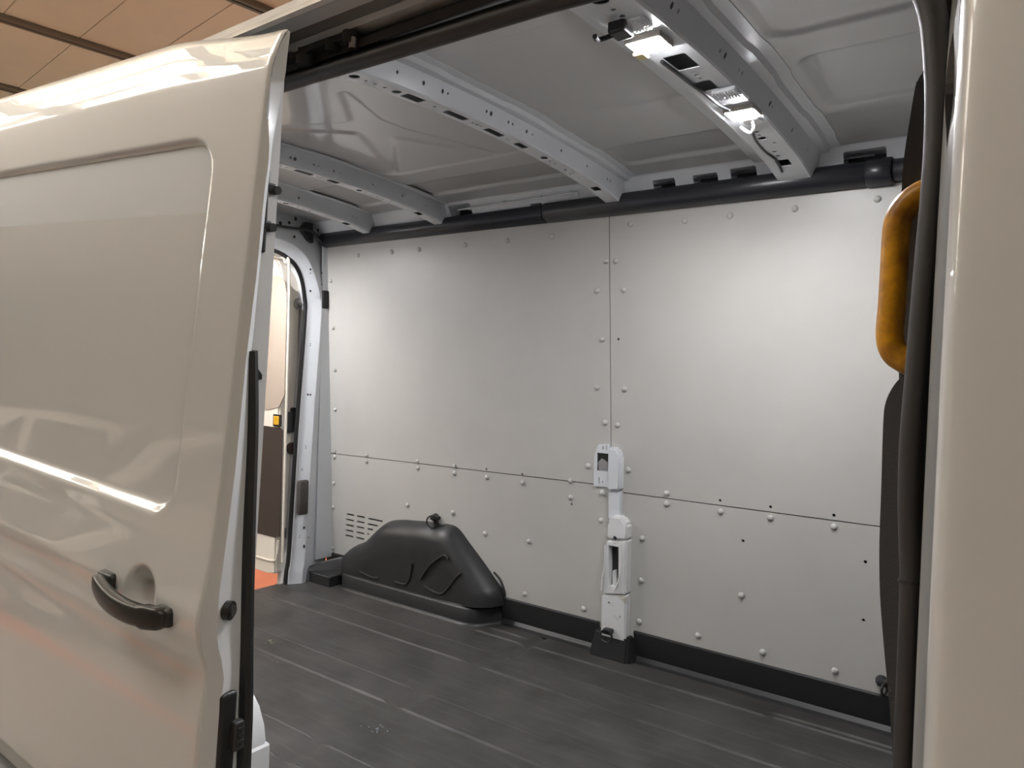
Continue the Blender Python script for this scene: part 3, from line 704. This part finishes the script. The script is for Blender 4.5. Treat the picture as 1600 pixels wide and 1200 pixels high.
zt, zb = dp(440, 430)[1], dp(440, 642)[1]
flat([(x1 - .0, zb + .08), (x1, zt - .10), (x1 - .02, zt - .03), (x1 - .07, zt - .002), (x2 + .05, zt + .02), (x2, zt - .05), (x2, zb), (x1 - .12, zb - .0), (x1 - .04, zb + .02)], 'upper_board', 'tanboard', .003)
z1, z2 = dp(440, 672)[1], dp(432, 837)[1]
flat([(x1 - .01, z2), (x1 - .01, z1 - .0), (x1 - .03, z1 + .01), (x2, z1 + .02), (x2, z2 - .01), (x1 - .05, z2 - .01)], 'lower_board', 'brownboard', .003)
bm = bmesh.new(); tube(bm, catmull([Vector((a, YD - .002, b_)) for a, b_ in [(x1 + .014, z2 - .12), (x1 + .014, 1.45), (x1 - .02, 1.57), (x1 - .1, 1.60), (-3.6, 1.62)]], 6), .006, 6, (0, 1, 0)); obj('pressed_rib', rl_(bm), 'cream', rd, True)
bm = bmesh.new(); zq = .13
tube(bm, catmull([Vector((a, YD - .002, b_)) for a, b_ in [(x1 - .02, z2 - .02), (x1 - .03, zq + .02), (x1 - .09, zq - .02), (x1 - .5, zq - .01)]], 6), .005, 6, (0, 1, 0)); obj('pressed_rib', rl_(bm), 'cream', rd, True)
a = dp(435, 657); bm = bmesh.new(); box(bm, (a[0] - .035, YD - .008, a[1] - .03), (a[0] + .03, YD, a[1] + .03), .003, 1); fq = obj('latch_frame', rl_(bm), 'plastic', rd)
bm = bmesh.new(); box(bm, (a[0] - .024, YD - .013, a[1] - .022), (a[0] + .018, YD - .007, a[1] + .022), .003, 1); obj('latch', rl_(bm), 'latchy', fq)['label'] = 'yellow latch'
# fittings on the hinge edge of the leaf (x = -3.03)
XE = -3.034
def ep(px, py): return on(0, XE, px, py)
p = ep(457, 659); bm = bmesh.new(); box(bm, (XE - .004, p.y - .035, p.z - .05), (XE + .02, p.y + .028, p.z + .05), .004); cyl(bm, (XE + .01, p.y - .005, p.z + .06), (1, 0, 0), .012, .02, 10); obj('hinge_plate', rl_(bm), 'plastic', rd)
bm = bmesh.new(); tube(bm, catmull([Vector((XE + .02, *c)) for c in [(ep(456, 700).y, ep(456, 700).z), (ep(462, 712).y, ep(456, 712).z), (ep(461, 730).y, ep(461, 735).z), (ep(456, 752).y, ep(456, 750).z)]], 5), .011, 8, (1, 0, 0)); p = ep(455, 700); cyl(bm, (XE + .01, p.y, p.z), (1, 0, 0), .03, .02, 14); obj('check_strap', rl_(bm), mat('dark_brown_rubber', (.04, .02, .015), .5), rd, True)
for (px, py) in ((467, 475), (450, 832)):
    p = ep(px, py); bm = bmesh.new(); cyl(bm, (XE + .003, p.y, p.z), (1, 0, 0), .032, .004, 8); cyl(bm, (XE + .008, p.y, p.z), (1, 0, 0), .018, .012, 10, .01); obj('bolt_plate', rl_(bm), 'galv', rd)

# ------------------------------------------------------------------ bulkhead edge at the front
wfr = empty('wall_front'); tag(wfr, 'dark grey padded bulkhead edge behind the door pillar', kind='structure')
def yp(px, py, y): p = on(1, y, px, py); return (p.x, p.z)
up = [yp(*c, -.72) for c in ((1445, 108), (1432, 128), (1421, 190), (1412, 250), (1408, 310), (1404, 400), (1403, 500), (1405, 610))]
lowp = [yp(*c, -.74) for c in ((1412, 585), (1396, 603), (1384, 628), (1380, 660), (1377, 760), (1374, 850), (1375, 930), (1381, 1010), (1390, 1110), (1395, 1205))]
for pts, y0, y1 in ((up, -.72, .80), (lowp, -.74, .80)):
    cp = catmull([Vector((a, 0, b_)) for a, b_ in pts], 5); pl = [(v.x, v.z) for v in cp]
    if pts is lowp: pl += [(pl[-1][0] + .01, .0)]
    pl += [(.03, pl[-1][1]), (.03, pl[0][1])]
    bm = bmesh.new(); prism(bm, pl, 1, y0, y1)
    fe = [e for e in bm.edges if abs(e.verts[0].co.y - y0) < 1e-5 and abs(e.verts[1].co.y - y0) < 1e-5]
    bmesh.ops.bevel(bm, geom=fe, offset=.010, segments=3, affect='EDGES', clamp_overlap=True)
    obj('bulkhead_pad', bm, 'foam', wfr, True, 50)
bm = bmesh.new(); box(bm, (-.05, -.80, -.05), (.02, .95, 1.82)); obj('bulkhead_panel', bm, 'foam', wfr)

# yellow grab handle
bm = bmesh.new(); hp = [on(1, -.80 if 0 < k < 8 else -.80, *c) for k, c in enumerate(((1462, 296), (1438, 304), (1416, 322), (1402, 350), (1398, 400), (1394, 470), (1390, 522), (1396, 548), (1412, 562), (1450, 580)))]
sweep(bm, catmull(hp, 7), [(.0125 * math.cos(a) , .0145 * math.sin(a)) for a in [2 * PI * k / 16 for k in range(16)]], (0, 1, 0))
gh = tag(obj('grab_handle', bm, 'yellow', None, True, 60), 'worn yellow grab handle beside the door opening', 'handle')

# ------------------------------------------------------------------ van body around the opening
van = empty('cargo_van', (-1.5, -1.0, GZ)); tag(van, 'white cargo van body around the open side door', 'van')
vo = Vector((-1.5, -1.0, GZ))
def vl(bm):
    for v in bm.verts: v.co -= vo
    return bm
# front door / B pillar skin
edge = [(1516, 0), (1510, 165), (1501, 302), (1487, 450), (1472, 600), (1467, 700), (1458, 920), (1448, 1200)]
tab = [(-.4, -1.038), (.5, -1.036), (.9, -1.034), (1.1, -1.031), (1.3, -1.022), (1.45, -1.010), (1.62, -.90)]
xo = [(.9, 0), (1.1, .0005), (1.25, .0015), (1.33, .002), (1.42, .0035)]
zs = [-.4 + 2.02 * k / 90 for k in range(91)]
def smooth_tab(tb, z, w=.05): return sum(lerp_tab(tb, z + d * w) for d in (-2, -1, 0, 1, 2)) / 5
pr = [(-.078, .085), (-.074, .070), (-.064, .022), (-.062, .010), (-.058, .003), (-.053, -.001), (-.045, -.003), (-.030, -.0045), (.0, -.006), (.3, -.008), (.9, -.010)]
gridobj_ = gridobj('front_side_panel', len(zs), len(pr), lambda i, j: (pr[j][0] + lerp_tab(xo, zs[i]) - vo.x, smooth_tab(tab, zs[i]) + pr[j][1] - vo.y, zs[i] - vo.z), 'paint', van, True)
bm = bmesh.new(); box(bm, (-.05, -.93, -.35), (.9, -.86, 1.6)); obj('pillar_core', vl(bm), 'seal', van)
p = [on(0, -.066, *c) for c in ((1499, 62), (1494, 90), (1488, 150), (1490, 205), (1491, 248))]
bm = bmesh.new(); sweep(bm, catmull(p, 5), [(-.006, -.004), (.006, -.004), (.006, .004), (-.006, .004)], (1, 0, 0)); obj('striker_strip', vl(bm), 'plastic', van)
# rubber seal round the opening
ctr = [(1446, -60), (1452, 0), (1466, 100), (1467, 200), (1461, 300), (1452, 400), (1443, 500), (1435, 600), (1427, 700), (1425, 800), (1428, 900), (1425, 1000), (1421, 1100), (1417, 1200)]
cp = [on(1, -.925, *c) for c in ctr]
hb = [on(1, -.925, *c) + Vector((0, 0, .0105)) for c in ((432, 147), (600, 97), (800, 37), (900, 9))]
cp = [Vector((-2.2, -.925, hb[0].z)), Vector((-1.4, -.925, hb[0].z))] + hb + [Vector((-.26, -.925, 1.478)), Vector((-.16, -.925, 1.452)), Vector((-.11, -.925, 1.42))] + cp[1:] + [Vector((-.083, -.925, .5)), Vector((-.083, -.925, .02))]
sp = catmull(cp, 5)
bm = bmesh.new(); sweep(bm, sp, [(.0105 * math.cos(a), .011 * math.sin(a)) for a in [2 * PI * k / 14 for k in range(14)]], (0, 1, 0)); obj('door_seal', vl(bm), 'seal', van, True, 60)
bm = bmesh.new(); sweep(bm, [v + Vector((.010 if v.z < 1.4 else .004, .012, .014 * sstep(1.38, 1.46, v.z))) for v in sp], circ(.0085, 10), (0, 1, 0)); obj('seal_carrier', vl(bm), 'plastic', van, True)
bm = bmesh.new(); p = on(1, -.925, 1427, 909); cyl(bm, p, (0, .1, 1), .0113, .002, 14); obj('seal_joint', vl(bm), 'backing', van)
# header: outer roof edge, gutter lip, door track, inner return
hd = [(-.45, 1.855), (-.60, 1.825), (-.74, 1.752), (-.84, 1.676), (-.90, 1.632), (-.945, 1.598), (-.965, 1.580), (-.980, 1.562), (-.984, 1.552), (-.978, 1.549), (-.966, 1.556), (-.940, 1.557), (-.936, 1.562), (-.936, 1.580), (-.912, 1.580), (-.910, 1.555), (-.930, 1.548), (-.930, 1.538), (-.905, 1.540), (-.902, 1.532), (-.925, 1.524), (-.928, 1.510), (-.90, 1.520), (-.875, 1.536), (-.84, 1.60), (-.80, 1.66), (-.70, 1.735), (-.60, 1.79), (-.45, 1.84)]
vm = bmesh.new()
A = []
xs = [-3.05, -2.0, -1.2, -.9, -.6, -.3, .9]
for x in xs: A.append([vm.verts.new((x, y, z)) for (y, z) in hd])
for r0, r1 in zip(A, A[1:]):
    for k in range(len(hd)): vm.faces.new((r0[k], r0[(k + 1) % len(hd)], r1[(k + 1) % len(hd)], r1[k]))
vm.faces.new(A[0]); vm.faces.new(A[-1][::-1])
hdr = obj('roof_side', vl(vm), 'paint', van, True, 28)
M['chan'] = mat('grey_channel_paint', (.62, .61, .60), .4)
hdr.data.materials.append(M['chan']); hdr.data.materials.append(M['seal'])
for pl in hdr.data.polygons:
    cy = pl.center.y + vo.y; cz = pl.center.z + vo.z
    if cz < 1.59 and cy > -.983 + .003 and cz > 1.545: pl.material_index = 1
    elif cz < 1.536 and cz > 1.47: pl.material_index = 2
# body side behind the sliding door
bm = bmesh.new(); prism(bm, [(-.955, -.35), (-.955, .5), (-.945, 1.0), (-.90, 1.5), (-.86, 1.5), (-.90, .0), (-.90, -.35)], 0, -3.03, -1.13); obj('rear_side_panel', vl(bm), 'inner', van)
bm = bmesh.new(); prism(bm, [(-1.16, -.1), (-1.16, .52), (-1.125, .51), (-1.098, .485), (-1.082, .455), (-1.076, .425), (-1.077, -.1)], 1, -.90, -.82); bmesh.ops.bevel(bm, geom=list(bm.edges), offset=.005, segments=2, affect='EDGES', clamp_overlap=True); obj('pillar_foot', vl(bm), 'inner', van, True, 40)
bm = bmesh.new(); box(bm, (-1.16, -.905, -.1), (-1.073, -.815, .425), .004, 1); obj('step_cover', vl(bm), 'inner', van)
bm = bmesh.new(); box(bm, (-1.13, -.98, -.28), (.05, -.90, -.02), .01, 2); obj('sill', vl(bm), 'plastic', van)
bm = bmesh.new(); prism(bm, [(.96, -.35), (1.02, -.3), (1.03, .8), (.95, 1.75), (.84, 1.88), (.80, 1.86), (.93, 1.7), (.985, .8)], 0, -3.05, .9); obj('far_side_skin', vl(bm), 'paint', van)
bm = bmesh.new(); box(bm, (-3.03, -.95, -.30), (.9, 1.0, -.07)); obj('underbody', vl(bm), 'backing', van)
for xx in (-2.35, .75):
    for s in (-1, 1):
        bm = bmesh.new(); cyl(bm, (xx, s * .935, GZ + .33), (0, 1, 0), .33, .18, 32); obj('wheel', vl(bm), 'tyre', van, True, 40)

# ------------------------------------------------------------------ sliding door
sd = empty('sliding_door'); tag(sd, 'white sliding side door with black handle, slid back to the left', 'door')
DX = Vector((.998, .019, -.058)); DX.normalize(); DY = Vector((-.019, 1, 0)); DY = (DY - DX * DY.dot(DX)).normalized(); DZ = DX.cross(DY)
DM = Matrix((DX, DY, DZ)).transposed().to_4x4(); DO = Vector((-.865, -1.05, .8)); sd.matrix_world = Matrix.Translation(DO) @ DM
skin = [(.725, .056), (.7235, .050), (.720, .0455), (.714, .043), (.70, .0375), (.684, .032), (.668, .0282), (.655, .0270), (.588, .0228), (.513, .0178), (.405, .0106), (.256, .0007), (.124, -.008), (.033, -.016), (-.014, -.025), (-.045, -.031), (-.070, -.030), (-.095, -.023), (-.118, -.014), (-.140, -.014), (-.161, -.017), (-.20, -.021), (-.244, -.022), (-.33, -.022), (-.40, -.022), (-.46, -.018), (-.60, -.01), (-.95, .02)]
def skin_y(z): return sum(lerp_tab(skin, z + d * .006) for d in (-1, 0, 1)) / 3 if z < .64 else lerp_tab(skin, z)
zs = sorted({round(v, 4) for v in [-.95, -.85, -.75, -.65] + [-.60 + .01 * k for k in range(53)] + [-.08 + .0045 * k for k in range(40)] + [.10 + .012 * k for k in range(39)] + [.56 + .004 * k for k in range(24)] + [.66 + .003 * k for k in range(20)] + [.7225, .7235, .7245, .725]})
xs = sorted({round(v, 4) for v in [-1.22, -1.15] + [-1.12 + .02 * k for k in range(40)] + [-.33 + .005 * k for k in range(66)] + [-.002, -.004, 0]})
def skin_pt(i, j):
    x, z = xs[i], zs[j]; y = skin_y(z)
    s = rrect(x, z, -1.12, -.103, .058, .590, .055)
    wdt = .006
    y += .014 * (1 - sstep(-.016, .0, s)) if s < .03 else 0
    d = math.hypot(x + .143, (z + .052) * .95)
    y += .022 * (1 - sstep(.012, .043, d))
    if x > -.006: y += .0035 * ((x + .006) / .006) ** 2
    if z > .66: z += .024 * sstep(0, .30, -x) * (z - .66) / .06
    return (x, y, z)
gridobj('door_skin', len(xs), len(zs), skin_pt, 'paint', sd, True)
def strip(name, f0, f1, x0, x1, z0, z1, m, n=90):
    tp = lambda z: 1 - sstep(.55, .66, z)
    zz = [z0 + (z1 - z0) * k / n for k in range(n + 1)]; cols = 5
    return gridobj(name, n + 1, cols, lambda i, j: ((x0 + (x1 - x0) * j / (cols - 1)) * tp(zz[i]), f0(zz[i]) + (f1(zz[i]) - f0(zz[i])) * j / (cols - 1), zz[i]), m, sd, True)
bnd = [(.60, .027), (.57, .030), (.545, .030), (.50, .026), (.40, .022), (.29, .014), (.139, .007), (.049, .000), (-.02, -.006), (-.078, -.006), (-.11, .004), (-.135, .009), (-.18, .004), (-.255, .001), (-.7, .01)]
whi = [(.722, .056), (.70, .054), (.66, .052), (.633, .047), (.582, .042), (.483, .037), (.382, .032), (.29, .028), (.172, .032), (.026, .034), (-.089, .038), (-.268, .042), (-.8, .05)]
strip('door_return', lambda z: skin_y(z) + .0035, lambda z: max(lerp_tab(bnd, z), skin_y(z) + .005), 0, .006, -.9, .60, 'paint')
strip('door_edge', lambda z: max(lerp_tab(bnd, z), skin_y(z) + .004), lambda z: lerp_tab(whi, z), .006, -.004, -.9, .722, 'inner')
bm = bmesh.new(); box(bm, (-1.2, .03, -.9), (-.012, .06, .66)); obj('door_inner', bm, 'inner', sd)
bm = bmesh.new(); tube(bm, catmull([(-.006, .028, .30), (-.006, .036, .2), (-.004, .040, .05), (-.004, .047, -.1), (-.004, .055, -.27), (-.004, .06, -.8)], 5), .0095, 8, (0, 1, 0)); obj('door_edge_seal', bm, 'plastic', sd, True)
# fittings on the leading edge
bm = bmesh.new(); cyl(bm, (.006, .010, -.042), (1, .5, 0), .0125, .008, 20); o = obj('plug_ring', bm, 'plastic', sd, True, 40)
bm = bmesh.new(); cyl(bm, (.010, .012, -.042), (1, .5, 0), .007, .006, 16); obj('plug', bm, 'seal', o, True)
bm = bmesh.new(); box(bm, (-.002, .004, -.275), (.010, .030, -.155), .012, 4); o = obj('latch_cup', bm, 'plastic', sd, True, 60)
bm = bmesh.new(); box(bm, (.006, .020, -.235), (.020, .036, -.195), .003, 2)
for k in range(4): box(bm, (.018, .024, -.232 + k * .009), (.022, .034, -.229 + k * .009))
obj('latch_claw', bm, 'seal', o)
bm = bmesh.new()
for (z, l) in ((.515, .018), (.465, .014)):
    box(bm, (-.02, .03, z - .006), (-.004, .036 + l, z + .008), .003); cyl(bm, (-.01, .036 + l, z), (1, 0, 0), .006, .014, 8)
box(bm, (-.02, .03, .43), (-.004, .042, .54), .003); obj('guide_block', bm, 'plastic', sd)
bm = bmesh.new(); prism(bm, [(.018, .255), (.050, .262), (.050, .268), (.018, .305)], 0, -.02, -.008); prism(bm, [(.02, .195), (.046, .20), (.042, .19), (.02, .17)], 0, -.02, -.008); obj('buffer_wedge', bm, 'plastic', sd)
# upper roller arm reaching into the track
loc = lambda x, y, z: DM.to_3x3().inverted() @ (Vector((x, y, z)) - DO)
L3 = lambda y, px, py: loc(*on(1, y, px, py))
bm = bmesh.new(); sweep(bm, catmull([L3(-.95, 425, 100), L3(-.94, 452, 92), L3(-.93, 478, 86), L3(-.93, 505, 72), L3(-.93, 556, 58)], 4), [(-.009, -.004), (.009, -.004), (.009, .004), (-.009, .004)]); ra = obj('roller_arm', bm, 'plastic', sd)
for (px, py, r_, h, m) in ((478, 96, .014, .012, 'seal'), (462, 84, .006, .018, 'steel'), (520, 72, .010, .016, 'plastic'), (547, 60, .011, .016, 'seal'), (552, 68, .006, .014, 'steel')):
    bm = bmesh.new(); cyl(bm, L3(-.932, px, py), (0, 0, 1), r_, h, 16); obj('roller', bm, m, ra, True, 40)
# handle
bm = bmesh.new(); N = 28; rings = []
for k in range(N + 1):
    t = k / N; x = -.240 + .180 * t; s = math.sin(PI * t) ** .6
    y = skin_y(-.05) - .006 - .018 * s; z = -.050 - .010 * t - .008 * math.sin(PI * t)
    hh = .0105 + .004 * min(1, s * 1.2) + (.003 if t > .8 else 0); th = .010
    if k in (0, N): hh *= .55; th *= .5
    rings.append([bm.verts.new((x, y + th * math.copysign(abs(math.cos(a)) ** .6, math.cos(a)), z + hh * math.copysign(abs(math.sin(a)) ** .6, math.sin(a)))) for a in [2 * PI * j / 16 for j in range(16)]])
for r0, r1 in zip(rings, rings[1:]):
    for j in range(16): bm.faces.new((r0[j], r0[(j + 1) % 16], r1[(j + 1) % 16], r1[j]))
bm.faces.new(rings[0]); bm.faces.new(rings[-1][::-1])
dh = obj('door_handle', bm, mat('handle_plastic', (.025, .023, .021), .35, bump=.1, bscale=600), sd, True, 50)
bm = bmesh.new()
for (x0, x1_) in ((-.245, -.206), (-.088, -.056)): box(bm, (x0, skin_y(-.05) - .010, -.064 - (x0 + .24) * .06), (x1_, skin_y(-.05) + .014, -.038 - (x0 + .24) * .06), .006, 3)
obj('handle_mount', bm, 'plastic', dh, True, 50)
bm = bmesh.new(); box(bm, (-1.2, -.040, -.66), (-.005, .0, -.462), .012, 3); obj('side_moulding', bm, 'plastic', sd, True, 40)
